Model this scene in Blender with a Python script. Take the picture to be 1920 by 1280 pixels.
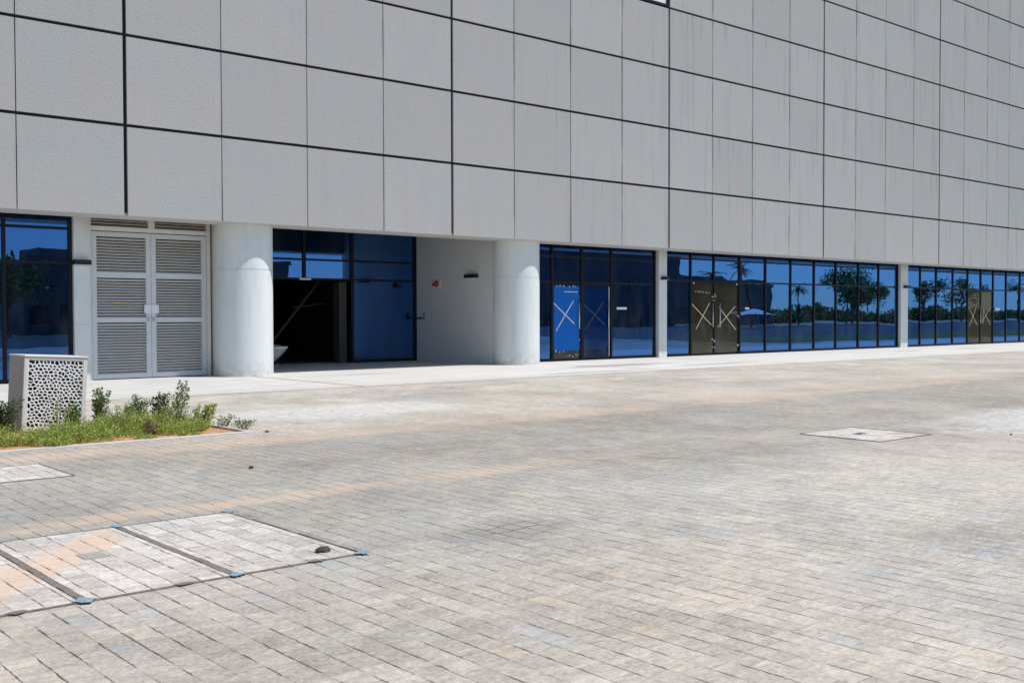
import bpy, math, random
from mathutils import Vector, Matrix
R = math.radians
random.seed(7)
S = bpy.context.scene
for o in list(bpy.data.objects): bpy.data.objects.remove(o)
COL = S.collection

# ---------------------------------------------------------------- camera
YAW, PITCH, ROLL = 0.7126, -0.02418, -0.00231
fw = Vector((math.sin(YAW)*math.cos(PITCH), math.cos(YAW)*math.cos(PITCH), math.sin(PITCH)))
rt = Vector((math.cos(YAW), -math.sin(YAW), 0)); up = rt.cross(fw)
r2 = rt*math.cos(ROLL) + up*math.sin(ROLL); u2 = up*math.cos(ROLL) - rt*math.sin(ROLL)
cd = bpy.data.cameras.new('camera'); cam = bpy.data.objects.new('camera', cd); COL.objects.link(cam)
cam.matrix_world = Matrix(((r2.x, u2.x, -fw.x, 0), (r2.y, u2.y, -fw.y, -23.026), (r2.z, u2.z, -fw.z, 1.45), (0, 0, 0, 1)))
cd.sensor_width = 36; cd.lens = 1989.5/1920*36; cd.clip_end = 3000; cd.clip_start = .1
S.camera = cam
# ---------------------------------------------------------------- light
EL, AZ = R(58.6), R(47)        # sun high, in front of the facade and to the right
sd = Vector((math.sin(AZ)*math.cos(EL), -math.cos(AZ)*math.cos(EL), math.sin(EL)))
W = bpy.data.worlds.new('World'); S.world = W; W.use_nodes = True
wn = W.node_tree.nodes; wl = W.node_tree.links
sky = wn.new('ShaderNodeTexSky'); sky.sky_type = 'NISHITA'; sky.sun_disc = False
sky.sun_elevation = EL; sky.sun_rotation = math.atan2(sd.x, sd.y); sky.air_density = 0.8; sky.dust_density = 0.2; sky.ozone_density = 3.0
bg = wn['Background']; bg.inputs[1].default_value = 0.12; wl.new(sky.outputs[0], bg.inputs[0])
sl = bpy.data.lights.new('sun', 'SUN'); sl.energy = 4.2; sl.angle = R(0.5); sl.color = (1, .965, .91)
so = bpy.data.objects.new('sun', sl); COL.objects.link(so); so.rotation_euler = sd.to_track_quat('Z', 'Y').to_euler()
S.view_settings.view_transform = 'Standard'; S.view_settings.look = 'None'; S.view_settings.exposure = 0.12
S.render.engine = 'CYCLES'

# ---------------------------------------------------------------- materials
class N:
    def __init__(s, name):
        s.m = bpy.data.materials.new(name); s.m.use_nodes = True; s.t = s.m.node_tree; s.n = s.t.nodes
        s.b = s.n['Principled BSDF']; s.out = s.n['Material Output']
    def set(s, sock, v):
        if isinstance(v, bpy.types.NodeSocket): s.t.links.new(v, sock)
        elif v is not None:
            if sock.type == 'RGBA' and len(v) == 3: v = (*v, 1)
            sock.default_value = v
    def math(s, op, a, b=None, c=None, clamp=False):
        n = s.n.new('ShaderNodeMath'); n.operation = op; n.use_clamp = clamp
        for i, v in enumerate((a, b, c)):
            if v is not None: s.set(n.inputs[i], v)
        return n.outputs[0]
    def add(s, a, b): return s.math('ADD', a, b)
    def sub(s, a, b): return s.math('SUBTRACT', a, b)
    def mul(s, a, b): return s.math('MULTIPLY', a, b)
    def pos(s):
        g = s.n.new('ShaderNodeNewGeometry'); x = s.n.new('ShaderNodeSeparateXYZ'); s.t.links.new(g.outputs['Position'], x.inputs[0])
        s.geo = g; return g.outputs['Position'], x.outputs[0], x.outputs[1], x.outputs[2]
    def comb(s, x, y, z=0.0):
        n = s.n.new('ShaderNodeCombineXYZ')
        for i, v in enumerate((x, y, z)): s.set(n.inputs[i], v)
        return n.outputs[0]
    def scale(s, v, f):
        n = s.n.new('ShaderNodeVectorMath'); n.operation = 'MULTIPLY'; s.t.links.new(v, n.inputs[0]); n.inputs[1].default_value = f; return n.outputs[0]
    def noise(s, v, sc, det=3, rough=.55, col=False):
        n = s.n.new('ShaderNodeTexNoise'); n.inputs['Scale'].default_value = sc; n.inputs['Detail'].default_value = det; n.inputs['Roughness'].default_value = rough
        s.t.links.new(v, n.inputs['Vector']); return n.outputs['Color' if col else 'Fac']
    def white(s, v):
        n = s.n.new('ShaderNodeTexWhiteNoise'); n.noise_dimensions = '3D'; s.t.links.new(v, n.inputs['Vector']); return n.outputs['Value']
    def mr(s, v, a, b, c=0.0, d=1.0, smooth=True):
        n = s.n.new('ShaderNodeMapRange'); n.interpolation_type = 'SMOOTHSTEP' if smooth else 'LINEAR'
        for i, q in enumerate((v, a, b, c, d)): s.set(n.inputs[i], q)
        return n.outputs[0]
    def mix(s, f, a, b, mode='MIX'):
        n = s.n.new('ShaderNodeMix'); n.data_type = 'RGBA'; n.blend_type = mode
        s.set(n.inputs[0], f); s.set(n.inputs[6], a); s.set(n.inputs[7], b); return n.outputs[2]
    def ramp(s, v, stops):
        n = s.n.new('ShaderNodeValToRGB'); s.t.links.new(v, n.inputs[0]); e = n.color_ramp.elements
        while len(e) < len(stops): e.new(.5)
        for i, (p, c) in enumerate(stops): e[i].position = p; e[i].color = (*c, 1)
        return n.outputs[0]
    def bump(s, h, strength=.3, dist=.01):
        n = s.n.new('ShaderNodeBump'); n.inputs['Strength'].default_value = strength; n.inputs['Distance'].default_value = dist
        s.t.links.new(h, n.inputs['Height']); s.t.links.new(n.outputs[0], s.b.inputs['Normal']); return n.outputs[0]
    def blob(s, x, y, cx, cy, rx, ry, w, amt=.5):
        a = s.mul(s.sub(x, cx), 1/rx); b = s.mul(s.sub(y, cy), 1/ry)
        d = s.math('SQRT', s.add(s.mul(a, a), s.mul(b, b))); d = s.add(d, s.mul(s.sub(w, .5), amt*2))
        return s.mr(d, 1.1, .5)
    def done(s, col=None, rough=None, metal=None, spec=None):
        if col is not None: s.set(s.b.inputs['Base Color'], col)
        if rough is not None: s.set(s.b.inputs['Roughness'], rough)
        if metal is not None: s.b.inputs['Metallic'].default_value = metal
        if spec is not None: s.b.inputs['Specular IOR Level'].default_value = spec
        return s.m

def simple(name, col, rough=.6, metal=0, var=.12, sc=6, spec=.4, bump=0, bsc=60, coord_z=1.0):
    k = N(name); P, x, y, z = k.pos()
    n = k.noise(k.scale(P, (1, 1, coord_z)), sc, 4)
    c = k.mix(n, tuple(v*(1-var) for v in col), tuple(min(1, v*(1+var)) for v in col))
    if bump: k.bump(k.noise(P, bsc, 3), bump, .004)
    return k.done(c, rough, metal, spec)

def paver_mat(name, light=False):
    k = N(name); P, x, y, z = k.pos()
    Wd, L = .1365, .345
    wob = k.mul(k.sub(k.noise(P, 2.2, 2), .5), .012)
    wob2 = k.mul(k.sub(k.noise(P, 17, 2), .5), .012)
    u = k.math('DIVIDE', k.add(k.add(k.sub(x, .03), wob), wob2), Wd); i = k.math('FLOOR', u); fu = k.sub(u, i)
    v = k.add(k.math('DIVIDE', k.add(k.add(y, wob), wob2), L), k.mul(k.white(k.comb(i, 3.7, 1.1)), 5.0)); j = k.math('FLOOR', v); fv = k.sub(v, j)
    sp = k.add(.36, k.mul(k.white(k.comb(i, j, 9.2)), .28))
    sec = k.math('GREATER_THAN', fv, sp)
    idv = k.comb(i, k.add(k.mul(j, 2.0), sec), 4.4)
    # distances to joints in metres
    du = k.mul(k.math('MINIMUM', fu, k.sub(1.0, fu)), Wd)
    dv = k.mul(k.math('MINIMUM', k.math('MINIMUM', fv, k.sub(1.0, fv)), k.math('ABSOLUTE', k.sub(fv, sp))), L)
    jn = k.noise(P, 9, 3)
    dash = k.mr(k.noise(k.scale(P, (7, 2.2, 1)), 1.7, 3, .6), .42, .54, .22, 1.0)
    ju = k.mul(k.mr(du, k.mr(jn, .33, .66, .0028, .0105), .0008), dash)        # long joints, partly filled
    jv = k.mul(k.mul(k.mr(dv, .0030, .0004), k.mr(k.noise(P, 6, 2), .42, .6)), .6)
    r1 = k.white(idv); r2_ = k.white(k.comb(r1, i, j))
    if light:
        base = k.ramp(r1, [(0, (.46, .44, .40)), (.5, (.53, .51, .47)), (1, (.60, .58, .54))])
    else:
        base = k.ramp(r1, [(0, (.42, .398, .352)), (.25, (.455, .425, .372)), (.5, (.47, .433, .380)), (.8, (.46, .436, .388)), (1, (.50, .463, .405))])
        base = k.mix(k.mr(r2_, .983, .99), base, (.50, .452, .365))
        base = k.mix(k.mr(r2_, .030, .022), base, (.42, .425, .405))
    n1 = k.noise(P, .35, 4, .6); n2 = k.noise(P, 1.6, 4, .6); n3 = k.noise(P, 38, 3, .7); n4 = k.noise(k.scale(P, (.5, 1.3, 1)), 6.5, 3, .6)
    sc = k.add(k.add(k.mr(n1, .3, .7, .84, 1.12), k.mr(n2, .3, .7, -.07, .07)), k.add(k.mr(n3, .25, .75, -.26, .26, False), k.mr(n4, .3, .7, -.05, .05)))
    sc = k.add(sc, k.mul(k.sub(k.white(k.comb(j, i, 2.2)), .5), .10))
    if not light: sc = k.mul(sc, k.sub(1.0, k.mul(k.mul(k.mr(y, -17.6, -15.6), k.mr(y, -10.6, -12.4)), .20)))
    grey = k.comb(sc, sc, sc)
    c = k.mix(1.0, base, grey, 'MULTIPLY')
    gr = k.mr(k.noise(k.scale(P, (.55, 1.0, 1)), 15, 4, .75), .34, .66, .86, 1.10); c = k.mix(1.0, c, k.comb(gr, gr, gr), 'MULTIPLY')
    warm = k.mr(k.noise(P, .22, 3), .42, .62)
    c = k.mix(k.mul(warm, .6), c, k.mix(1.0, c, (1.06, .985, .945), 'MULTIPLY'))
    wn_ = k.noise(P, .9, 4, .65)
    if not light:
        # sand swept into bands along the plaza
        b1 = k.mul(k.mr(k.math('ABSOLUTE', k.add(k.add(y, 11.75), k.mul(k.sub(wn_, .5), 1.3))), .55, .12), k.mr(x, 3.0, 5.5))
        b2 = k.mul(k.mr(k.math('ABSOLUTE', k.add(k.add(y, 15.38), k.mul(k.sub(wn_, .5), .55))), .26, .06), k.mr(x, 15.0, 5.0))
        b3 = k.blob(x, y, 17.5, -11.2, 5.5, .9, wn_, .6); b4 = k.blob(x, y, 3.4, -11.5, 1.3, .4, wn_, .3)
        far = k.mul(k.mr(y, -12.0, -7.0), k.mr(wn_, .45, .7))
        m = k.math('MAXIMUM', k.math('MAXIMUM', b1, b2), k.math('MAXIMUM', k.mul(b3, .8), b4))
        c = k.mix(k.mul(m, k.mul(k.mr(k.noise(P, 5, 4, .7), .3, .6, .25, .8), k.mr(k.noise(P, .7, 3), .32, .6, .25, 1.0))), c, (.56, .435, .325))
        c = k.mix(k.mul(far, .35), c, (.60, .47, .36))
        # pale dried dust
        d = k.math('MAXIMUM', k.blob(x, y, 8.6, -9.0, 2.6, 1.3, wn_, .6), k.mul(k.mr(k.math('ABSOLUTE', k.add(y, 6.6)), 2.2, .6), k.mr(wn_, .5, .68)))
        d = k.math('MAXIMUM', d, k.blob(x, y, 15.5, -17.0, 3.2, 1.6, wn_, .7))
        c = k.mix(k.mul(d, k.mr(k.noise(P, 7, 4, .7), .35, .6, .2, .75)), c, (.66, .65, .62))
        # oil mark
        o = k.math('MAXIMUM', k.blob(x, y, 4.68, -17.6, .55, .42, wn_, .7), k.mul(k.blob(x, y, 9.2, -16.2, 1.5, .5, wn_, .7), .45))
        c = k.mix(k.mul(o, .30), c, (.13, .125, .115))
        ju = k.math('MAXIMUM', ju, k.mul(k.mr(k.math('MINIMUM', du, dv), .009, .002), k.blob(x, y, 4.72, -17.55, .42, .3, wn_, .3)))
        # grey-blue worn patches
        g = k.mr(k.noise(P, .5, 3, .5), .56, .72)
        c = k.mix(k.mul(g, .4), c, (.37, .38, .365))
    else:
        s_ = k.mr(k.math('ABSOLUTE', k.add(k.sub(k.sub(y, -16.65), k.mul(k.sub(x, 1.9), .95)), k.mul(k.sub(wn_, .5), .5))), .30, .18)
        s_ = k.mul(s_, k.mr(x, 2.75, 2.45))
        c = k.mix(k.mul(s_, .75), c, (.64, .47, .35))
    spk = k.mr(k.noise(P, 85, 2, .8), .60, .74)
    c = k.mix(k.mul(spk, .5), c, (.17, .16, .14))
    dirt = k.mix(k.noise(P, 3, 2), (.10, .075, .05), (.045, .04, .035))
    c = k.mix(k.mul(ju, .95), c, dirt); c = k.mix(jv, c, dirt)
    h = k.sub(k.add(k.mul(k.noise(P, 90, 4, .7), .35), k.mul(r2_, .25)), k.add(ju, jv))
    k.bump(h, .55, .006)
    return k.done(c, .88, 0, .25)

M = {}
M['paver'] = paver_mat('plaza_pavers'); M['paver_light'] = paver_mat('cover_pavers', True)
# concrete strip next to the building
k = N('pale_slabs'); P, x, y, z = k.pos()
n1 = k.noise(P, .5, 4, .6); n2 = k.noise(P, 25, 3, .7); n3 = k.noise(k.scale(P, (.35, 2.2, 1)), 2.5, 4, .65)
c = k.mix(n1, (.58, .565, .53), (.70, .69, .66)); c = k.mix(k.mr(n2, .3, .7, 0, .25), c, (.46, .45, .42))
tex = k.mul(k.mr(x, 19.0, 9.0), k.mr(n3, .42, .62)); c = k.mix(k.mul(tex, .6), c, (.42, .41, .385)); c = k.mix(k.mul(k.mr(k.noise(k.scale(P, (.4, 1.5, 1)), 1.1, 5, .7), .46, .70), .45), c, (.50, .455, .40)); c = k.mix(k.mul(k.mr(y, -3.2, -4.4), .3), c, (.45, .42, .38))
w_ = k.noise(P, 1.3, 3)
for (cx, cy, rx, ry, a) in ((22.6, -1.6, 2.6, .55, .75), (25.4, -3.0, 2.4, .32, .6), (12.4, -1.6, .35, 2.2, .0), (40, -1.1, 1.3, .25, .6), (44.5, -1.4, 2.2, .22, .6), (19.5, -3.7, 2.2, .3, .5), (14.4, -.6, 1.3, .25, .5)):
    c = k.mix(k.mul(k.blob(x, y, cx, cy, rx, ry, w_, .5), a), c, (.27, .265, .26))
u = k.math('DIVIDE', x, .6); fu = k.sub(u, k.math('FLOOR', u)); v = k.math('DIVIDE', k.add(y, .1), .6); fv = k.sub(v, k.math('FLOOR', v))
jj = k.math('MINIMUM', k.math('MINIMUM', fu, k.sub(1.0, fu)), k.math('MINIMUM', fv, k.sub(1.0, fv)))
c = k.mix(k.mul(k.mr(jj, .012, .004), .35), c, (.3, .29, .27))
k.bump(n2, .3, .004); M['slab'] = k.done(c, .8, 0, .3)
# facade render board
k = N('stippled_render_board'); P, x, y, z = k.pos()
isl = k.geo.outputs['Random Per Island']
f1 = k.noise(P, 1.1, 4, .6); f2 = k.noise(P, 42, 4, .75); f3 = k.noise(k.scale(P, (1, 1, .05)), 3.3, 4, .6)
c = k.mix(isl, (.385, .377, .365), (.425, .42, .412))
c = k.mix(k.mr(f1, .3, .7, 0, .5), c, (.40, .39, .375))
ct = k.noise(P, .9, 3, .6); c = k.mix(.8, c, k.mix(1.0, c, k.ramp(ct, [(.35, (.93, 1.01, 1.03)), (.65, (1.03, .99, .98))]), 'MULTIPLY'))
st = k.mul(k.mr(f3, .52, .72), k.mr(x, 14.0, 34.0, .15, .7)); c = k.mix(st, c, (.30, .31, .315))
# drips and rust lines below the horizontal joints
f4 = k.noise(k.scale(P, (1, 1, .02)), 11, 2, .5); zz = k.math('DIVIDE', k.sub(z, 3.65), 1.9567); fz = k.sub(zz, k.math('FLOOR', zz))
dr = k.mul(k.mul(k.mr(f4, .60, .68), k.mr(fz, .35, 1.0)), k.mr(x, 12.0, 30.0, .04, .6)); c = k.mix(dr, c, (.20, .195, .19))
pj = k.math('DIVIDE', k.sub(x, 8.8), 2.24025); fj = k.sub(pj, k.math('FLOOR', pj)); dj = k.mul(k.math('MINIMUM', fj, k.sub(1.0, fj)), 2.24)
jl = k.mul(k.mul(k.mr(dj, .07, .012), k.mr(k.noise(k.scale(P, (1, 1, .3)), 2.4, 3), .42, .60)), k.mr(x, 12.0, 24.0, .2, .6)); c = k.mix(jl, c, (.17, .17, .17))
spk = k.mr(k.noise(P, 46, 2, .8), .56, .70); c = k.mix(k.mul(spk, .36), c, (.23, .23, .22))
spw = k.mr(k.noise(k.scale(P, (1, 1, .6)), 24, 2, .8), .70, .76); c = k.mix(k.mul(spw, .5), c, (.62, .62, .60))
k.bump(k.add(f2, k.mul(k.noise(P, 14, 3), .5)), .8, .014); M['board'] = k.done(c, .75, 0, .35)
M['joint'] = simple('black_joint', (.012, .013, .018), .6, var=.3)
M['soffit'] = simple('soffit_board', (.50, .48, .45), .7, sc=3)
M['core'] = simple('inner_wall', (.30, .30, .29), .8)
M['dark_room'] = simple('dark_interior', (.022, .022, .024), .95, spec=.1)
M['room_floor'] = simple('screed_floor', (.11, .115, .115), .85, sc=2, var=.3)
M['stringer'] = simple('inside_steelwork', (.06, .055, .05), .6)
k = N('white_metal_cladding'); P, x, y, z = k.pos()
n1 = k.noise(P, 2.2, 4, .6); n2 = k.noise(k.scale(P, (1, 1, .15)), 7, 4, .6)
c = k.mix(n1, (.62, .655, .645), (.72, .75, .74)); c = k.mix(k.mr(n2, .5, .72, 0, .35), c, (.52, .54, .52))
pch = k.mr(k.noise(P, 1.1, 3, .5), .56, .60); c = k.mix(k.mul(pch, .10), c, (.55, .57, .55)); low = k.mul(k.mr(z, .55, 0.0), k.mr(k.noise(P, 7, 4, .7), .35, .6)); c = k.mix(k.mul(low, .6), c, (.50, .46, .40))
sc_ = k.mr(k.noise(k.scale(P, (1, 1, 2.5)), 3.1, 2, .4), .765, .78); c = k.mix(k.mul(sc_, .35), c, (.40, .40, .39))
M['clad'] = k.done(c, .42, 0, .5)
M['wallclad'] = simple('grey_side_cladding', (.66, .66, .635), .4, sc=2, var=.1)
M['louvre'] = simple('louvre_white_paint', (.74, .70, .63), .5, sc=4, var=.08)
M['doorpaint'] = simple('door_white_paint', (.60, .625, .63), .45, sc=3, var=.08)
M['mullion'] = simple('black_aluminium', (.007, .008, .013), .45, metal=.0, spec=.22)
M['black'] = simple('black_plastic', (.01, .01, .012), .5)
M['steel'] = simple('brushed_steel', (.62, .62, .60), .3, metal=.85)
M['white'] = simple('white_plastic', (.75, .75, .74), .5)
M['red'] = simple('red_plastic', (.50, .03, .02), .4)
M['tape'] = simple('masking_tape', (.74, .62, .38), .7, sc=30, var=.25)
M['tape_white'] = simple('white_tape', (.72, .72, .72), .6, sc=30)
M['brass'] = simple('brass_plate', (.55, .45, .22), .5)
M['rust'] = simple('rusty_frame_steel', (.20, .17, .15), .85, sc=28, var=.7, bump=.8)
M['bluepaint'] = simple('blue_paint_splash', (.20, .30, .36), .8, sc=45, var=.5)
M['kerb'] = simple('concrete_edge', (.56, .51, .46), .85, sc=5, var=.2, bump=.3)
M['sand'] = simple('orange_sand', (.42, .24, .12), .95, sc=14, var=.6, bump=.8, bsc=40)
M['stone'] = simple('dark_stone', (.06, .055, .05), .8)
k = N('blue_protective_film'); P, x, y, z = k.pos()
n = k.noise(k.scale(P, (5, 1, .5)), 3, 4, .6); c = k.mix(n, (.0, .09, .40), (.0, .16, .58))
k.bump(k.noise(k.scale(P, (3, 1, .7)), 6, 3), .5, .02); M['film'] = k.done(c, .55, 0, .2)
k = N('brown_protective_paper'); P, x, y, z = k.pos()
n = k.noise(k.scale(P, (1, 1, .4)), 1.6, 4, .6); c = k.mix(n, (.035, .03, .02), (.13, .10, .06)); M['paper'] = k.done(c, .7, 0, .3)

def glass_mat(name, tint, see, fac, rough=.004, top=1.0):
    k = N(name); P, x, y, z = k.pos(); k.n.remove(k.b)
    gl = k.n.new('ShaderNodeBsdfGlossy'); gl.inputs['Color'].default_value = (*tint, 1); gl.inputs['Roughness'].default_value = rough
    bp = k.n.new('ShaderNodeBump'); bp.inputs['Strength'].default_value = .10; bp.inputs['Distance'].default_value = .02
    k.t.links.new(k.noise(P, .8, 2, .4), bp.inputs['Height']); k.t.links.new(bp.outputs[0], gl.inputs['Normal'])
    tr = k.n.new('ShaderNodeBsdfTransparent'); tr.inputs['Color'].default_value = (*see, 1)
    fr = k.n.new('ShaderNodeLayerWeight'); fr.inputs['Blend'].default_value = .5
    mx = k.n.new('ShaderNodeMixShader')
    k.set(mx.inputs[0], k.mr(fr.outputs['Facing'], 0, 1, fac, top, False))
    k.t.links.new(tr.outputs[0], mx.inputs[1]); k.t.links.new(gl.outputs[0], mx.inputs[2])
    df = k.n.new('ShaderNodeBsdfDiffuse'); df.inputs['Color'].default_value = (.30, .31, .32, 1); m2 = k.n.new('ShaderNodeMixShader')
    dust = k.mul(k.mr(k.noise(k.scale(P, (1, 1, .35)), 1.6, 4, .7), .35, .75), k.mr(z, 2.4, 0.0, .05, .16)); k.set(m2.inputs[0], dust)
    k.t.links.new(mx.outputs[0], m2.inputs[1]); k.t.links.new(df.outputs[0], m2.inputs[2]); k.t.links.new(m2.outputs[0], k.out.inputs[0]); return k.m
M['glass'] = glass_mat('blue_tinted_glass', (.080, .235, .62), (.09, .12, .17), .50)
M['smoked'] = glass_mat('smoked_door_glass', (.10, .2, .42), (.66, .68, .72), .05, top=.2)
M['clear'] = glass_mat('clear_door_glass', (.45, .48, .42), (.85, .85, .80), .03, top=.16)
def leaf_mat(name, a, b):
    k = N(name); P, x, y, z = k.pos(); r = k.geo.outputs['Random Per Island']
    c = k.mix(r, a, b); k.b.inputs['Subsurface Weight'].default_value = 0
    m = k.done(c, .55, 0, .3)
    tl = k.n.new('ShaderNodeBsdfTranslucent'); k.set(tl.inputs[0], c); mx = k.n.new('ShaderNodeMixShader'); mx.inputs[0].default_value = .3
    k.t.links.new(k.b.outputs[0], mx.inputs[1]); k.t.links.new(tl.outputs[0], mx.inputs[2]); k.t.links.new(mx.outputs[0], k.out.inputs[0]); return m
M['leaf'] = leaf_mat('shrub_leaf', (.07, .13, .03), (.20, .29, .08))
M['leaf_l'] = leaf_mat('soft_green_leaf', (.15, .24, .035), (.56, .60, .17))
M['leaf_d'] = leaf_mat('dark_leaf', (.03, .06, .02), (.09, .14, .045))
M['twig'] = simple('brown_twig', (.14, .09, .06), .8)
M['dry'] = leaf_mat('dry_twig_leaf', (.16, .11, .07), (.30, .20, .13))
M['bark'] = simple('bark', (.16, .12, .09), .9)
M['asphalt'] = simple('asphalt', (.07, .07, .072), .9, sc=2)
M['lawn'] = simple('lawn_green', (.07, .13, .03), .95, sc=3, var=.4)
M['desert'] = simple('sandy_ground', (.42, .34, .25), .95, sc=.05, var=.15)
M['beige'] = simple('opposite_wall', (.24, .22, .20), .8, sc=.3)
M['wglass'] = simple('opposite_window', (.02, .03, .05), .15, spec=.8)
M['canvas'] = simple('white_canvas', (.80, .80, .80), .7)

# ---------------------------------------------------------------- mesh helpers
class MB:
    def __init__(s): s.v = []; s.f = []
    def quad(s, *p):
        n = len(s.v); s.v += [tuple(q) for q in p]; s.f.append(tuple(range(n, n+len(p)))); return s
    def box(s, x0, x1, y0, y1, z0, z1, mat=None):
        n = len(s.v); P = [(x, y, z) for z in (z0, z1) for x, y in ((x0, y0), (x1, y0), (x1, y1), (x0, y1))]
        if mat is not None: P = [tuple(mat @ Vector(p)) for p in P]
        s.v += P; s.f += [(n+3, n+2, n+1, n), (n+4, n+5, n+6, n+7), (n, n+1, n+5, n+4), (n+1, n+2, n+6, n+5), (n+2, n+3, n+7, n+6), (n+3, n, n+4, n+7)]; return s
    def cyl(s, x, y, z0, z1, r0, r1=None, seg=48, caps=True):
        r1 = r0 if r1 is None else r1; n = len(s.v)
        for z, r in ((z0, r0), (z1, r1)): s.v += [(x+r*math.cos(2*math.pi*i/seg), y+r*math.sin(2*math.pi*i/seg), z) for i in range(seg)]
        s.f += [(n+i, n+(i+1) % seg, n+seg+(i+1) % seg, n+seg+i) for i in range(seg)]
        if caps: s.f += [tuple(n+i for i in reversed(range(seg))), tuple(n+seg+i for i in range(seg))]
        return s
    def tube(s, pts, rs, seg=6):
        pts = [Vector(p) for p in pts]; n0 = len(s.v)
        if not hasattr(rs, '__len__'): rs = [rs]*len(pts)
        for i, p in enumerate(pts):
            d = (pts[min(i+1, len(pts)-1)]-pts[max(i-1, 0)]).normalized(); a = d.orthogonal().normalized() if i == 0 else (a - d*a.dot(d)).normalized(); b = d.cross(a)
            s.v += [tuple(p+(a*math.cos(2*math.pi*j/seg)+b*math.sin(2*math.pi*j/seg))*rs[i]) for j in range(seg)]
        for i in range(len(pts)-1):
            for j in range(seg): s.f.append((n0+i*seg+j, n0+i*seg+(j+1) % seg, n0+(i+1)*seg+(j+1) % seg, n0+(i+1)*seg+j))
        s.f += [tuple(n0+j for j in reversed(range(seg))), tuple(n0+(len(pts)-1)*seg+j for j in range(seg))]; return s
    def leaf(s, p, d, ln, wd, nrm=None):
        p = Vector(p); d = Vector(d).normalized(); a = d.cross(nrm or Vector((random.gauss(0, 1), random.gauss(0, 1), random.gauss(0, 1)))).normalized()
        return s.quad(p, p+d*ln*.5+a*wd*.5, p+d*ln, p+d*ln*.5-a*wd*.5)
    def build(s, name, mat, parent=None, smooth=False, origin=None, bevel=0):
        me = bpy.data.meshes.new(name); off = Vector(origin) if origin else Vector((0, 0, 0))
        me.from_pydata([tuple(Vector(v)-off) for v in s.v], [], s.f); me.materials.append(mat)
        if smooth: me.polygons.foreach_set('use_smooth', [True]*len(me.polygons))
        me.update(); o = bpy.data.objects.new(name, me); o.location = off; COL.objects.link(o)
        if parent is not None:
            q = parent; base = Vector((0, 0, 0))
            while q is not None: base += Vector(q.location); q = q.parent
            o.parent = parent; o.location = off-base
        if bevel:
            b = o.modifiers.new('bevel', 'BEVEL'); b.width = bevel; b.segments = 2; b.limit_method = 'ANGLE'
        if smooth == 'edge':
            m = o.modifiers.new('es', 'EDGE_SPLIT'); m.split_angle = R(40)
        return o
def empty(name, loc=(0, 0, 0), parent=None):
    o = bpy.data.objects.new(name, None); COL.objects.link(o); o.location = loc; o.empty_display_size = .3
    if parent: o.parent = parent
    return o
def tag(o, label=None, cat=None, group=None, kind=None):
    if label: o['label'] = label
    if cat: o['category'] = cat
    if group: o['group'] = group
    if kind: o['kind'] = kind
    return o
def struct(name, mb, mat, kind='structure'): return tag(mb.build(name, mat), kind=kind)

# ================================================================ SETTING
def sheet(x0, x1, y0, y1, z): return MB().quad((x0, y0, z), (x1, y0, z), (x1, y1, z), (x0, y1, z))
struct('ground', sheet(-700, 1100, -900, 600, -.03), M['desert'])
# plaza sheet with an opening for the planting bed
BX, BY0, BY1 = 6.15, -10.82, -7.95
p = MB()
xs_ = [-60, -6, BX, 160]; ys_ = [-27, BY0, BY1, -4.5]
for i in range(3):
    for j in range(3):
        if (i, j) != (1, 1): p.quad((xs_[i], ys_[j], 0), (xs_[i+1], ys_[j], 0), (xs_[i+1], ys_[j+1], 0), (xs_[i], ys_[j+1], 0))
struct('plaza_paving', p, M['paver'])
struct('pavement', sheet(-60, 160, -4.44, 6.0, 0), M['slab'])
tag(MB().box(-60, 160, -4.5, -4.44, -.025, -.006).build('drain_slot', M['joint']), kind='structure')
p = MB()
for x in (3.0, 12.0, 21.6, 27.5, 36.5, 45.5, 54.5): p.quad((x-.02, -4.43, .004), (x+.02, -4.43, .004), (x+.02, 1.5, .004), (x-.02, 1.5, .004))
struct('pavement_joint', p, M['rust'])
struct('road', sheet(-300, 500, -62, -27.0, -.02), M['asphalt'])
struct('side_road', sheet(47, 500, -27, -16.5, .006), M['asphalt'])
p = MB()
for a in range(-30, 60): p.quad((a*8, -38.06, -.015), (a*8+3, -38.06, -.015), (a*8+3, -37.94, -.015), (a*8, -37.94, -.015))
struct('road_marking', p, M['canvas'])
struct('lawn', sheet(47, 150, -16.5, -6.5, .02), M['lawn'])
struct('roadside_verge', sheet(-200, 400, -70, -62, -.012), M['lawn'])

# ================================================================ BUILDING
B = empty('commercial_building', (8.8, 0, 0))
tag(B, 'long grey panelled building with ground floor shopfronts along the paved plaza', 'building')
X0, BW, Z0, H = 8.80, 8.961, 3.65, 1.9567
NR = 9; JT, JH, JN = .085, .07, .022
p = MB()
pw = BW/4
for b in range(-2, 12):
    for q in range(4):
        a0 = X0+b*BW+q*pw; a1 = a0+pw
        g0 = JT/2 if q == 0 else JN/2; g1 = JT/2 if q == 3 else JN/2
        for r in range(NR):
            z0 = Z0+r*H+(JH/2 if r else 0); z1 = Z0+(r+1)*H-JH/2
            if b == 1 and q == 3 and r == 4: p.box(a0+g0, 25.02, 0, .06, z0, z1); continue
            dy = random.uniform(0, .004)
            p.box(a0+g0, a1-g1, dy, .06, z0, z1)
p.build('wall_cladding', M['board'], B)
XL, XR, ZT = X0-2*BW, X0+12*BW, Z0+NR*H
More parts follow.
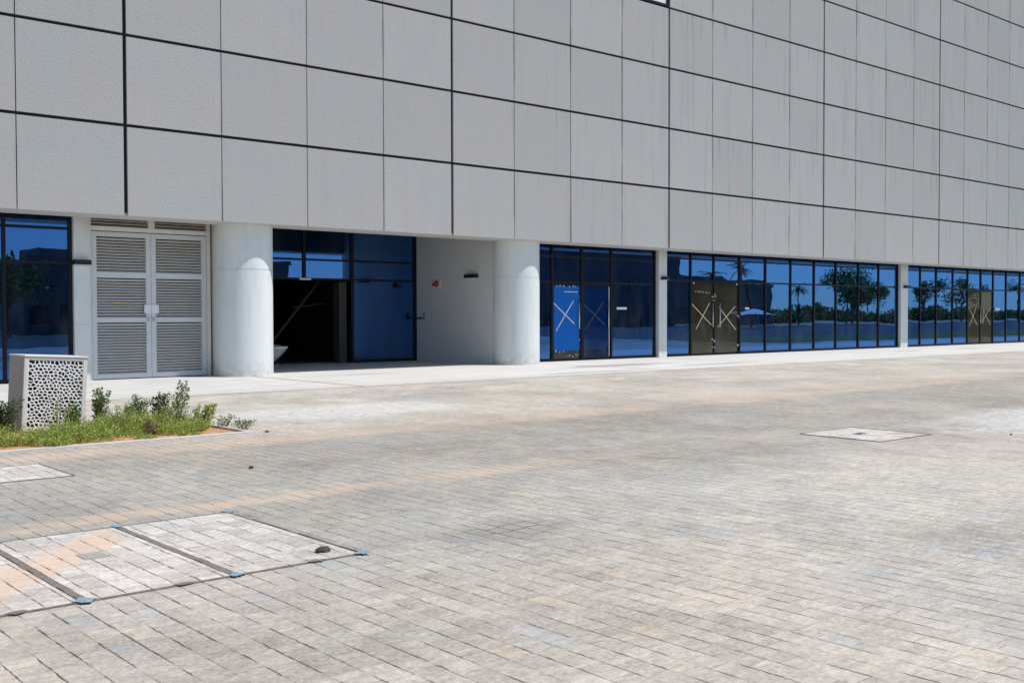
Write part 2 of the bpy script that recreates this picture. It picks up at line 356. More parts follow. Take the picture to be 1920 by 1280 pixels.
# backing behind the joints, with the opening for the upper window
p = MB(); p.box(XL, 25.04, .075, .3, Z0+.02, ZT-.04); p.box(26.70, XR, .075, .3, Z0+.02, ZT-.04)
p.box(25.04, 26.70, .075, .3, Z0+.02, 11.50); p.box(25.04, 26.70, .075, .3, 13.40, ZT-.04); p.build('joint_backing', M['joint'], B)
MB().box(XL, XR, .31, 14, 4.6, ZT-.06).build('core_wall', M['core'], B)
MB().box(XL-.1, XR+.1, -.03, 14.1, ZT-.04, ZT+.3).build('roof', M['core'], B)
p = MB(); p.box(XL, XR, .066, 1.0, Z0-.0, Z0+.06); p.build('soffit', M['soffit'], B)
MB().box(XL, XR, .94, 1.0, Z0+.062, 4.6).build('fascia_back', M['core'], B)
MB().box(XL, XR, 1.003, 6, 4.42, 4.59).build('ceiling', M['core'], B)
# upper window
w = empty('upper_window', (25.87, .05, 12.4), B); w.location = (25.87-8.8, .05, 12.4)
p = MB(); p.box(25.04, 26.70, .02, .12, 11.50, 11.58).box(25.04, 26.70, .02, .12, 13.32, 13.40).box(25.04, 25.10, .02, .12, 11.58, 13.32).box(26.64, 26.70, .02, .12, 11.58, 13.32)
p.build('frame', M['mullion'], w); MB().box(25.10, 26.64, .06, .075, 11.58, 13.32).build('pane', M['white'], w)

ZH = 4.40
def glazing(name, Y, xs, trans, holes=(), frame_w=.07, ends=(True, True), skip_frame=()):
    """xs: mullion centres; trans: transom heights; holes: (index of column, zmax) where a door or an opening is"""
    f = MB(); hw = frame_w/2; D0, D1 = Y-.05, Y+.07
    hole = dict(holes)
    par = f
    zs = [0]+list(trans)+[ZH]
    inner = [x for x in xs]
    for i, x in enumerate(inner):
        zb = 0.0
        if i > 0 and i < len(inner)-1 and (i-1) in hole and i in hole: zb = min(hole[i], hole[i-1])
        f.box(x-hw, x+hw, D0, D1, zb, ZH)
    for i in range(len(inner)-1):
        a, b = inner[i]+hw, inner[i+1]-hw
        for z in zs:
            if z == 0:
                if i in hole: continue
                f.box(a, b, D0+.003, D1-.003, .005, .09)
            elif z == ZH: f.box(a, b, D0+.003, D1-.003, ZH-.08, ZH-.002)
            else: f.box(a, b, D0+.003, D1-.003, z-.03, z+.03)
    w = f.build(name, M['mullion'], B, origin=(inner[0], Y, 0))
    for i in range(len(inner)-1):
        a, b = inner[i]+hw, inner[i+1]-hw
        for r in range(len(zs)-1):
            z0 = zs[r]+(.03 if r else .09); z1 = zs[r+1]-(.03 if r < len(zs)-2 else .08)
            if i in hole and zs[r+1] <= hole[i]+.01: continue
            cx, cz = (a+b)/2, (z0+z1)/2
            g = MB().box(a, b, Y-.006, Y+.006, z0, z1).build('pane', M['glass'], w, origin=(cx, Y, cz))
            g.rotation_euler = (random.gauss(0, .0014), 0, random.gauss(0, .0024))
    return w
YG = 1.6
T = (2.66, 3.43)
glazing('shopfront_window', YG, [-7.5, -5.2, -3.0, -.8, 1.2, 3.2, 5.0, 6.72, 8.11], T)
glazing('shopfront_window', YG, [21.9, 22.93, 24.25, 25.63, 27.78], (2.52, 3.33), holes=((1, 2.52), (2, 2.52)))
m4 = [28.36, 29.72, 31.03, 32.56, 34.18, 35.84, 37.47, 39.06, 40.78, 42.4, 43.98]
glazing('shopfront_window', YG, m4, (2.68, 3.47), holes=((1, 2.68), (2, 2.68)))
m5 = [44.75, 46.0, 47.48, 49.07, 50.57, 51.93, 53.26, 54.7, 56.3, 57.9, 59.5]
glazing('shopfront_window', YG, m5, (2.68, 3.47), holes=((4, 2.68), (5, 2.68)))
glazing('shopfront_window', YG, [60.3+1.7*i for i in range(14)], (2.68, 3.47))
# recessed entrance: open on the left, fixed glass on the right
YE = 5.2
glazing('entrance_window', YE, [12.82, 14.5, 16.13, 17.81, 20.20], (2.575, 3.155), holes=((0, 2.575), (1, 2.575), (2, 2.575)), frame_w=.1)
MB().box(17.42, 17.68, YE+.10, YE+.45, 0, 2.5).build('entrance_jamb', simple('dark_jamb', (.06, .06, .058), .8), B)
# solid walls of the ground floor
p = MB(); p.box(XL, -7.56, YG, 12, .0, 4.41)
p.build('wall', M['wallclad'], B)
def cladbox(name, x0, x1, y0, y1, zs=(1.28, 2.6), mat='clad', zt=4.41):
    p = MB(); zz = [0.0]+list(zs)+[zt]
    for i in range(len(zz)-1): p.box(x0, x1, y0, y1, zz[i]+(.004 if i else 0), zz[i+1]-.004)
    p.box(x0+.012, x1-.012, y0+.012, y1-.012, 0.002, zt-.006)
    return p.build(name, M[mat], B)
cladbox('pier', 8.16, 8.50, 1.46, 1.75)
cladbox('pier', 27.86, 28.28, 1.44, 1.75)
cladbox('pier', 44.05, 44.66, 1.44, 1.75)
cladbox('side_wall', 11.50, 12.76, 1.46, 5.2, (1.30, 2.6), 'wallclad')
# the light clad wall that closes the recess on the right, in large sheets
p = MB(); Wx0, Wx1 = 20.25, 21.84
for z0, z1 in ((0, 1.28), (1.292, 2.60), (2.612, 3.30), (3.312, 4.41)): p.box(Wx0, Wx1, 1.30, YE+.08, z0, z1-.0)
p.box(Wx0+.012, Wx1-.012, 1.312, YE+.07, .002, 4.40); p.build('side_wall', M['wallclad'], B)
# round columns clad in curved metal sheets
for cx in (12.075, 20.93):
    p = MB(); rr = .705 if cx < 15 else .725
    for z0, z1 in ((0, 2.572), (2.588, 4.41)): p.cyl(cx, 1.035, z0, z1, rr, seg=96)
    p.cyl(cx, 1.035, .01, 4.40, rr-.01, seg=96); p.cyl(cx, 1.035, .0, .05, rr+.012, seg=96)
    p.build('round_column', M['clad'], B, smooth='edge')
# interior
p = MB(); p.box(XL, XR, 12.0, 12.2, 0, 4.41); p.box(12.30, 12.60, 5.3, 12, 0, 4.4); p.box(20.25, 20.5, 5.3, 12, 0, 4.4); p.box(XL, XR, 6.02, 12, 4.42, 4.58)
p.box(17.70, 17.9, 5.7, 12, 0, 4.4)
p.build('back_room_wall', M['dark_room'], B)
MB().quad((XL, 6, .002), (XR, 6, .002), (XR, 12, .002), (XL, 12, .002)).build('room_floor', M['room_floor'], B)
p = MB().tube([(15.7, 6.6, .55), (17.6, 6.6, 2.7)], .045, 6).tube([(16.5, 6.5, 1.72), (18.4, 6.6, 1.95)], .03, 6)
p.build('inside_brace', M['stringer'], B)

# ---------------- louvred double door
LD = YG-.02
f = MB(); DL, DR = 8.505, 11.44
f.box(DL, DL+.06, LD-.06, LD+.1, 0, 4.3).box(DR-.09, DR, LD-.06, LD+.1, 0, 4.3).box(DL+.06, DR-.09, LD-.06, LD+.1, 3.42, 3.52).box(9.90, 10.05, LD-.057, LD+.1, 3.52, 4.3)
dt = f.build('door_frame', M['louvre'], B, origin=(DL, LD, 0))
def slats(mb, x0, x1, z0, z1, y, pitch=.066):
    n = int(round((z1-z0)/pitch)); pt = (z1-z0)/n
    for i in range(n):
        z = z0+i*pt
        mb.quad((x0, y-.022, z+.004), (x1, y-.022, z+.004), (x1, y+.03, z+pt*.64), (x0, y+.03, z+pt*.64))
        mb.quad((x0, y-.022, z-.006), (x1, y-.022, z-.006), (x1, y-.022, z+.004), (x0, y-.022, z+.004))
p = MB(); slats(p, DL+.06, 9.90, 3.52, 4.2, LD, .07); slats(p, 10.05, DR-.09, 3.52, 4.2, LD, .07); p.build('louvre_slats', M['louvre'], dt)
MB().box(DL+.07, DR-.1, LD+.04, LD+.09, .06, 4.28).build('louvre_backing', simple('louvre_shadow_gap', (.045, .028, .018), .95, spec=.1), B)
for (a, b, side) in ((DL+.07, 9.955, 1), (9.963, DR-.10, -1)):
    st = .115; f = MB(); y0, y1 = LD-.045, LD+.03
    f.box(a, a+st, y0, y1, .02, 3.40).box(b-st, b, y0, y1, .02, 3.40)
    for z0, z1 in ((.02, .125), (1.315, 1.425), (2.345, 2.475), (3.29, 3.40)): f.box(a+st, b-st, y0+.002, y1, z0, z1)
    leaf = f.build('louvred_door', M['doorpaint'], B, origin=(a, LD, 0))
    s = MB()
    for z0, z1 in ((.125, 1.315), (1.425, 2.345), (2.475, 3.29)): slats(s, a+st, b-st, z0, z1, LD)
    s.build('louvre_slats', M['louvre'], leaf)
    xx = b-.17 if side == 1 else a+.0
    MB().box(xx, xx+.17, y0-.02, y0, 1.53, 1.73).build('lock_plate', M['white'], leaf)
    xx = b-.10 if side == 1 else a+.02
    MB().box(xx, xx+.09, y0-.03, y0, 1.395, 1.42).tube([(xx+.02, y0-.03, 1.41), (xx+.02, y0-.05, 1.33)], .012).build('bolt', M['steel'], leaf)
    for z in (.4, 1.7, 3.0): MB().cyl(a+.0 if side == 1 else b, y0-.012, z, z+.13, .014, seg=10).build('hinge', M['steel'], leaf)
    if side == 1: MB().box(a+.47, a+.80, y0+.008, y0+.014, 1.755, 1.785).build('name_strip', M['brass'], leaf)

# ---------------- glass shop doors
def tape_x(par, y, pts, mat, w=.035):
    p = MB()
    for n, (a, b) in enumerate(pts):
        a = Vector(a); b = Vector(b); d = (b-a).normalized(); q = Vector((-d.y, d.x))*w/2; yy = y-.002*n
        c = [a+q, b+q, b-q, a-q]; p.quad(*[(v.x, yy, v.y) for v in reversed(c)])
    return p.build('tape_cross', mat, par)
def shop_door(a, b, zt, hx, cover, taped, tmat='tape', film_z=(.32, None), y=YG, label=None, behind=False):
    st = .035; f = MB(); f.box(a, a+st, y-.03, y+.03, .01, zt).box(b-st, b, y-.03, y+.03, .01, zt).box(a+st, b-st, y-.028, y+.028, .01, .07).box(a+st, b-st, y-.028, y+.028, zt-.06, zt)
    d = f.build('shop_door', M['mullion'], B, origin=(a, y, 0))
    if label: d['label'] = label
    MB().box(a+st, b-st, y-.006, y+.006, .07, zt-.06).build('pane', M['clear'] if not behind else M['smoked'], d)
    z1 = film_z[1] or zt-.07; yy = y+.012 if behind else y-.012
    if cover == 'film':
        q = MB(); n = 10
        top = [(a+st+.01+(b-a-2*st-.02)*i/n, z1-random.uniform(0, .03)) for i in range(n+1)]; bot = [(x_, film_z[0]+random.uniform(-.02, .02)) for x_, _ in top]
        for i in range(n): q.quad((bot[i][0], yy, bot[i][1]), (bot[i+1][0], yy, bot[i+1][1]), (top[i+1][0], yy, top[i+1][1]), (top[i][0], yy, top[i][1]))
        q.build('protective_film', M['film'], d)
    else:
        MB().quad((a+st+.01, y+.014, .08), (b-st-.01, y+.014, .08), (b-st-.01, y+.014, zt-.07), (a+st+.01, y+.014, zt-.07)).build('protective_paper', M['paper'], d)
    MB().tube([(hx, y-.075, 1.02), (hx, y-.075, 1.90)], .016, 10).tube([(hx, y-.075, 1.15), (hx, y-.0, 1.15)], .01).tube([(hx, y-.075, 1.78), (hx, y-.0, 1.78)], .01).build('handle', M['steel'], d, smooth=True)
    if taped: tape_x(d, (y+.010 if behind else y-.016), taped, M[tmat])
    return d
MB().box(24.21, 24.30, YG-.048, YG+.06, 0, 2.49).build('door_post', M['mullion'], B)
d1 = shop_door(22.97, 24.20, 2.48, 24.10, 'film', [((23.0, 1.86), (23.92, 1.19)), ((23.88, 1.92), (23.12, .97))], 'tape_white', label='glass door covered in bright blue film')
d2 = shop_door(24.31, 25.58, 2.48, 25.46, 'film', [((24.42, 1.80), (25.35, 1.15)), ((25.30, 1.90), (24.45, 1.0))], 'tape', behind=True, label='blue filmed leaf behind dark glass')
def scrap(par, x_, z, w_, h_, i=0, mat='tape_white', name='tape_scrap'):
    y_ = YG-.036-i*.0005; MB().box(x_, x_+w_, y_-.001, y_, z, z+h_).build(name, M[mat], par)
for i in range(9): q_ = random.uniform(.01, .035); scrap(d1, 24.13, random.uniform(.1, 2.4), q_, q_*1.6, i)
for i in range(6): scrap(d1, 23.03+i*.18+random.uniform(0, .1), 2.36+random.uniform(0, .03), random.uniform(.02, .07), .03)
for i in range(7): scrap(d1, 23.05+i*.15+random.uniform(0, .08), random.uniform(.1, .3), random.uniform(.02, .06), random.uniform(.02, .06))
scrap(d1, 23.45, 2.20, .6, .025)
MB().box(25.50, 25.525, YG-.04, YG-.034, .1, 2.4).build('tape_strip', M['tape_white'], d2)
d3 = shop_door(29.76, 31.06, 2.64, 30.93, 'paper', [((29.80, 1.86), (30.90, 1.10)), ((30.80, 1.90), (30.03, .95))])
d4 = shop_door(31.07, 32.52, 2.64, 31.34, 'paper', [((31.36, 1.74), (32.36, .90)), ((32.30, 1.78), (31.28, 1.02))])
d5 = shop_door(50.61, 51.92, 2.64, 51.84, 'paper', [((50.72, 1.80), (51.60, .95)), ((51.5, 1.84), (50.78, .9))])
d6 = shop_door(51.94, 53.22, 2.64, 52.08, 'paper', [((52.2, 1.7), (53.02, .95)), ((52.98, 1.80), (52.15, 1.1))])
for n_, (x_, z) in enumerate(((30.92, 2.10), (31.05, 2.2), (31.0, 1.98), (31.08, 2.12), (30.9, .55), (31.02, .48), (30.9, .28), (31.02, .26), (29.84, 2.58), (32.35, 2.58), (32.4, 1.42), (32.48, 1.36), (32.4, .30))):
    q_ = random.uniform(.035, .06); scrap(d3 if x_ < 31 else d4, x_, z, q_*1.4, q_, n_, name='sticker')
M['faded'] = simple('faded_label', (.35, .38, .16), .7)
for i in range(6): scrap(d3, 29.95+i*.15+random.uniform(-.02, .02), 2.28-i*.008, random.uniform(.05, .09), random.uniform(.04, .07), i, 'faded', 'sticker')
# small white name strips fixed to the glass
for (x0, x1, z0, z1) in ((25.86, 26.34, 1.65, 1.73), (32.86, 33.10, 1.67, 1.75), (53.42, 53.98, 1.68, 1.78)):
    MB().box(x0, x1, YG-.065, YG-.052, z0, z1).build('number_strip', M['white'], B)
MB().box(15.95, 16.34, YE-.075, YE-.06, 2.535, 2.595).build('number_strip', M['white'], B)

# ---------------- things fixed to the walls
def wall_lamp(x0, x1, y0, y1, z0, z1, label):
    t = empty('wall_lamp', ((x0+x1)/2, (y0+y1)/2, z0)); tag(t, label, 'lamp', 'black box lamps along the ground floor')
    MB().box(x0, x1, y0, y1, z0, z1).build('lamp_housing', M['black'], t, bevel=.006)
    MB().box(x0+.02, x1-.02, y0+.02, y1-.02, z0-.006, z0-.001).build('lamp_glass', M['white'], t)
wall_lamp(8.12, 8.50, 1.30, 1.455, 2.62, 2.73, 'black box lamp on the narrow pier left of the louvred doors')
wall_lamp(20.09, 20.245, 1.95, 2.48, 2.60, 2.71, 'black box lamp high on the grey side wall of the recessed entrance')
wall_lamp(27.96, 28.26, 1.28, 1.435, 2.68, 2.79, 'black box lamp on the pier between the blue door and the brown paper doors')
wall_lamp(44.25, 44.62, 1.28, 1.435, 2.64, 2.76, 'black box lamp on the farthest pier at the right')
t = empty('fire_alarm', (20.25, 4.1, 2.3)); tag(t, 'round red fire alarm sounder on a white plate on the grey side wall', 'alarm')
MB().box(20.225, 20.247, 3.86, 4.3, 2.30, 2.56).build('base_plate', M['wallclad'], t)
def xdisc(mb, x0, x1, y, z, r0, r1, seg=24):
    n = len(mb.v)
    for x, r in ((x0, r0), (x1, r1)): mb.v += [(x, y+r*math.cos(2*math.pi*i/seg), z+r*math.sin(2*math.pi*i/seg)) for i in range(seg)]
    mb.f += [(n+i, n+(i+1) % seg, n+seg+(i+1) % seg, n+seg+i) for i in range(seg)]+[tuple(n+i for i in reversed(range(seg))), tuple(n+seg+i for i in range(seg))]; return mb
xdisc(xdisc(MB(), 20.19, 20.222, 4.02, 2.47, .10, .10), 20.15, 20.188, 4.02, 2.47, .05, .085).build('sounder', M['red'], t, smooth='edge')
MB().box(20.20, 20.223, 4.12, 4.24, 2.40, 2.50).build('call_point', M['red'], t)
t = empty('door_entry_panel', (20.25, 4.75, 1.3)); tag(t, 'small black handle and reader fixed low on the grey side wall beside the dark glass', 'wall fitting')
MB().box(20.215, 20.247, 4.68, 4.76, 1.32, 1.56).build('reader', M['core'], t, bevel=.01)
MB().tube([(20.23, 5.10, 1.38), (20.15, 5.08, 1.38), (20.15, 4.72, 1.38)], .025, 8).build('handle', M['black'], t, smooth=True)

# ================================================================ WHEELBARROW behind the column
t = empty('wheelbarrow', (14.02, 3.3, 0)); tag(t, 'pale metal wheelbarrow half hidden behind the round column in the dark entrance', 'wheelbarrow')
p = MB(); cx, cy = 14.02, 3.3; rim, bot = [], []
NB = 36
for i in range(NB):
    a = 2*math.pi*i/NB; ex = math.copysign(abs(math.cos(a))**.8, math.cos(a)); ey = math.copysign(abs(math.sin(a))**.8, math.sin(a))
    rim.append((cx+.40*ex, cy+.46*ey, .60)); bot.append((cx-.12+.12*ex, cy+.22*ey, .17))
n = len(p.v)
lv = [(0, 1.0, .0), (0, 1.03, .02), (0, 1.03, -.02), (0, .99, -.03), (.45, 1, 0), (.8, 1, 0), (1, 1, 0)]
for f_, k_, dz in lv: p.v += [((a+(a2-a)*f_**1.3-cx)*k_+cx, (b+(b2-b)*f_**1.3-cy)*k_+cy, c_+(c2-c_)*f_+dz) for (a, b, c_), (a2, b2, c2) in zip(rim, bot)]
for l in range(len(lv)-1):
    for i in range(NB): p.f.append((n+l*NB+i, n+l*NB+(i+1) % NB, n+(l+1)*NB+(i+1) % NB, n+(l+1)*NB+i))
p.f.append(tuple(n+(len(lv)-1)*NB+i for i in range(NB))); p.build('tray', M['clad'], t, smooth='edge')
q = MB(); m_ = len(q.v); q.v += [((a-cx)*.97+cx, (b-cy)*.97+cy, .585) for a, b, c_ in rim]+[((a-cx)*.5+cx, (b-cy)*.5+cy, .66) for a, b, c_ in rim]+[(cx, cy, .67)]
for i in range(NB): q.f += [(i, (i+1) % NB, NB+(i+1) % NB, NB+i), (NB+i, NB+(i+1) % NB, 2*NB)]
q.build('load', simple('grey_mortar', (.42, .41, .39), .9, bump=.5, bsc=15), t, smooth=True)
xdisc(MB(), 13.95, 14.03, 2.62, .18, .18, .18).build('wheel', M['black'], t)
MB().tube([(13.88, 2.62, .2), (13.86, 3.3, .15), (13.76, 4.5, .5)], .018).tube([(14.10, 2.62, .2), (14.12, 3.3, .15), (14.22, 4.5, .5)], .018).build('handle', M['black'], t)
for x_ in (13.86, 14.12): MB().tube([(x_, 3.5, .18), (x_, 3.62, 0.0)], .018).build('leg', M['steel'], t)
t.rotation_euler = (0, 0, R(-38)); t.location = (14.05, 3.3, 0)

# ================================================================ ACCESS COVERS in the paving
def cover(label, x0, x1, y0, y1, splits=(), fw_=.042, corners=True, group=None, rough_n=0):
    t = empty('access_cover', ((x0+x1)/2, (y0+y1)/2, 0)); tag(t, label, 'access cover', group)
    xs2 = [x0]+list(splits)+[x1]; f = MB()
    for i, x in enumerate(xs2):
        w_ = fw_ if 0 < i < len(xs2)-1 else fw_*.5
        n = 14  # slightly uneven bars
        for j in range(n):
            a = y0+(y1-y0)*j/n; b = y0+(y1-y0)*(j+1)/n; dw = random.uniform(-.008, .008)
            f.box(x-w_/2+dw, x+w_/2+dw, a, b-.0005, -.01, .009+random.uniform(-.001, .001))
    for y_ in (y0, y1):
        for i in range(len(xs2)-1): f.box(xs2[i]+fw_/2, xs2[i+1]-fw_/2, y_-.009, y_+.009, -.01, .008)
    f.build('frame', M['rust'], t)
    for i in range(len(xs2)-1):
        a = xs2[i]+(fw_ if i else fw_*.6)/2+.004; b = xs2[i+1]-(fw_ if i < len(xs2)-2 else fw_*.6)/2-.004
        MB().box(a, b, y0+.012, y1-.012, -.012, .006).build('cover_panel', M['paver_light'], t)
    if corners:
        for (x, y_) in [(x, y_) for x in xs2[1:] for y_ in (y0, y1)]:
            if random.random() < .85:
                q = MB(); m = 15; r0 = .05
                pts = [(x+r0*random.uniform(.5, 1.3)*math.cos(2*math.pi*i/m), y_+r0*random.uniform(.6, 1.5)*math.sin(2*math.pi*i/m), .0125) for i in range(m)]
                q.quad(*pts); q.build('paint_splash', M['bluepaint'], t)
        for i in range(len(xs2)-1):
            q = MB(); xx = (xs2[i]+xs2[i+1])/2+.1
            m = 10; q.quad(*[(xx+.06*random.uniform(.6, 1.2)*math.cos(2*math.pi*j/m), y0+.03*random.uniform(.6, 1.3)*math.sin(2*math.pi*j/m), .0108) for j in range(m)]); q.build('lifting_point', M['rust'], t)
    return t
cover('large three-part paved access cover with blue paint on its rusty frame', 1.02, 3.52, -17.55, -15.74, (1.86, 2.69))
cover('small pale access cover at the left edge near the planting bed', 2.15, 3.28, -13.12, -12.10, (), .02, False)
cover('single pale square access cover alone in the right of the plaza', 11.08, 12.22, -16.64, -15.56, (), .03, False)
MB_ = MB().box(11.55, 11.72, -16.08, -15.99, .006, .0095); MB_.build('lifting_slot', M['stone'], bpy.data.objects['access_cover.002'])
q = MB().box(1.0+1.18, 1.0+1.33, -16.62, -16.45, .006, .0095); q.build('grey_paver', simple('grey_infill_paver', (.33, .33, .31), .9), bpy.data.objects['access_cover'])
# stones
def stone(x, y, r, label, mat=None):
    p = MB(); m = 7; rings = []
    n = 0
    for l, (h, s) in enumerate(((0, .85), (.35, 1.0), (.65, .6))):
        p.v += [(x+r*s*random.uniform(.8, 1.2)*math.cos(2*math.pi*i/m), y+r*.8*s*random.uniform(.8, 1.2)*math.sin(2*math.pi*i/m), h*r+.004) for i in range(m)]
    for l in range(2):
        for i in range(m): p.f.append((l*m+i, l*m+(i+1) % m, (l+1)*m+(i+1) % m, (l+1)*m+i))
    p.f.append(tuple(2*m+i for i in range(m)))
    tag(p.build('stone', mat or M['stone'], origin=(x, y, 0)), label, 'stone')
stone(4.72, -13.75, .028, 'small dark stone alone on the paving between the planting bed and the large cover')
stone(3.36, -17.36, .05, 'black lump lying on the near right corner of the large access cover')
stone(6.35, -10.98, .03, 'small brown stone on the kerb by the tip of the planting bed', M['twig'])
stone(12.9, -17.3, .02, 'tiny dark pebble on open paving near the right hand cover')

# ================================================================ PLANTING BED
p = MB(); nx, ny = 50, 16
gx = [-6+(BX+6)*i/nx for i in range(nx+1)]; gy = [BY0+(BY1-BY0)*j/ny for j in range(ny+1)]
for j in range(ny+1):
    for i in range(nx+1):
        e = min(i, nx-i, j, ny-j); p.v.append((gx[i], gy[j], (-.012 if e == 0 else -.005+random.uniform(0, .035))))
for j in range(ny):
    for i in range(nx): a = j*(nx+1)+i; p.f.append((a, a+1, a+nx+2, a+nx+1))
struct('soil', p, M['sand'])
p = MB(); e = .13
p.box(-6, BX+.05, BY0-e, BY0, -.02, .018).box(BX, BX+.05, BY0+.001, BY1, -.02, .016).box(-6, BX+.05, BY1+.001, BY1+.06, -.02, .016)
struct('bed_edging', p, M['kerb'])

def shrub(x, y, h, stems, label, mat='leaf', lean=(0, 0), spread=.25, ls=.026, dens=60, z0=.0, group='woody shrubs in the planting bed'):
    t = empty('shrub', (x, y, 0)); tag(t, label, 'shrub', group)
    s = MB(); L = MB()
    for k_ in range(stems):
        a = random.uniform(0, 2*math.pi); hh = h*random.uniform(.6, 1.0); bx, by = x+random.uniform(-.05, .05), y+random.uniform(-.05, .05)
        tip = Vector((bx+lean[0]*hh/h+math.cos(a)*spread*hh*random.uniform(.2, 1), by+lean[1]*hh/h+math.sin(a)*spread*hh*random.uniform(.2, 1), hh))
        mid = Vector((bx, by, 0)).lerp(tip, .5)+Vector((random.uniform(-.02, .02), random.uniform(-.02, .02), 0))
        pts = [Vector((bx, by, -.02)), mid, tip]; s.tube(pts, [.006, .004, .002], 5)
        for n_ in range(dens):
            f_ = random.uniform(.12, 1.0)**.8
            pp = (pts[0].lerp(mid, f_*2) if f_ < .5 else mid.lerp(tip, f_*2-1))
            b_ = random.uniform(0, 2*math.pi); r_ = .060*(1.2-f_)+.008
            off = Vector((math.cos(b_), math.sin(b_), random.uniform(-.1, .5)))
            pp = pp+off*random.uniform(0, r_)
            L.leaf(pp, off+Vector((0, 0, .6)), ls*1.25*random.uniform(.7, 1.3), ls*.75)
    s.build('stem', M['twig'], t); L.build('foliage', M[mat], t)
    return t
shrub(5.00, -8.95, .52, 10, 'upright leafy shrub just right of the perforated white box', lean=(.04, 0), spread=.45, dens=120)
shrub(5.32, -9.20, .38, 8, 'short open shrub second to the right of the white box', dens=45)
shrub(5.48, -9.05, .42, 8, 'middle shrub of the bed, with a single tall thin shoot', dens=60)
shrub(5.72, -9.15, .44, 9, 'dense dark shrub left of the tall leaning one', dens=80, mat='leaf_d')
shrub(5.83, -9.25, .58, 6, 'tallest shrub, leaning to the right over the pavement', lean=(.26, .0), spread=.18, dens=95)
shrub(6.02, -9.80, .30, 9, 'rounded bright green shrub near the right end of the bed', mat='leaf_l', spread=.6, dens=70)
shrub(6.10, -9.35, .30, 9, 'thin dry brown twiggy plant at the back edge of the bed', mat='dry', spread=.6, ls=.014, dens=16)
shrub(6.28, -10.45, .13, 9, 'low green sprig spilling over the tip of the bed', spread=1.6, ls=.022, dens=26)
shrub(6.20, -10.05, .16, 7, 'small leafy clump between the dry twigs and the tip of the bed', spread=1.3, ls=.022, dens=24)
shrub(3.72, -9.35, .50, 14, 'dark green shrub at the left face of the white box', mat='leaf_d', spread=.5, dens=85)
shrub(3.35, -9.2, .52, 13, 'dark green shrub at the left edge of the picture', mat='leaf_d', spread=.5, dens=85)
shrub(4.55, -9.25, .36, 8, 'dark leafy shrub in front of the perforated face of the white box', spread=.4, dens=70)
for (x, y, h, lb) in ((4.85, -10.1, .42, 'wispy seed stalk in front of the first shrub right of the box'), (5.38, -10.0, .36, 'wispy seed stalk in the middle of the bed'), (5.68, -9.9, .45, 'tall wispy stalk beside the rounded bright shrub'), (4.15, -10.0, .5, 'dark green feathery plant before the lower left corner of the perforated panel'), (5.1, -10.45, .22, 'low reddish weed at the near edge of the bed')):
    shrub(x, y, h, 9, lb, mat='leaf_l' if h > .3 else 'dry', spread=.5, ls=.018, dens=40, group='weeds in the planting bed')
# soft feathery ground cover: nobody could count it
p = MB()
def tuft(cx, cy, rad, h, n, lean=1.0):
    for _ in range(n):
        a = random.uniform(0, 2*math.pi); r_ = rad*math.sqrt(random.random()); x, y = cx+r_*math.cos(a), cy+r_*math.sin(a)
        if y < BY0-.05 or x > BX+.05: continue
        hh = h*random.uniform(.4, 1.0)*(1.1-.5*r_/rad); d = Vector((math.cos(a)*lean*random.random(), math.sin(a)*lean*random.random(), 1)).normalized()
        q = Vector((x, y, 0)); w_ = .004
        side = Vector((-math.sin(a+random.random()*3), math.cos(a+random.random()*3), 0))*w_
        top = q+d*hh; midp = q+d*hh*.55+Vector((0, 0, .01))
        p.quad(q-side, q+side, midp+side*.8, midp-side*.8); p.quad(midp-side*.8, midp+side*.8, top)
        for _k in range(4): p.leaf(q+d*hh*random.uniform(.3, 1.05), Vector((random.gauss(0, 1), random.gauss(0, 1), .6)), .032, .011)
spots = [(3.55, -10.3, .25, .16, 420), (3.3, -10.0, .3, .2, 420), (3.85, -10.55, .22, .13, 420), (4.15, -10.30, .28, .24, 950), (4.45, -10.25, .22, .2, 620), (4.35, -10.6, .18, .12, 260), (4.78, -10.35, .2, .20, 520), (4.95, -9.9, .3, .24, 800),
         (5.25, -10.05, .28, .24, 800), (5.15, -9.6, .3, .22, 600), (5.5, -9.8, .28, .22, 700), (5.62, -10.25, .22, .22, 650), (5.82, -10.0, .2, .18, 300), (5.35, -10.4, .2, .13, 260), (5.85, -9.6, .22, .18, 300), (4.1, -9.9, .3, .18, 500), (5.6, -9.3, .3, .18, 420),
         (4.9, -10.72, .12, .09, 120), (3.9, -10.75, .14, .1, 160), (5.45, -10.7, .12, .09, 110), (2.9, -10.0, .4, .2, 500), (2.4, -9.7, .5, .2, 500), (4.55, -9.6, .25, .2, 400)]
for a in spots: tuft(a[0], a[1], a[2], a[3]*1.3*random.uniform(.65, 1.5), int(a[4]*random.uniform(.35, .95)), 1.6)
for _ in range(900):
    x = random.uniform(3, BX-.05); y = random.uniform(BY0+.03, -9.0); p.leaf((x, y, .03), (random.gauss(0, 1), random.gauss(0, 1), .1), .03, .012, Vector((0, 0, 1)))
tag(p.build('ground_cover', M['leaf_l']), kind='stuff', cat='plants', label='feathery bright green ground cover spread over the planting bed')

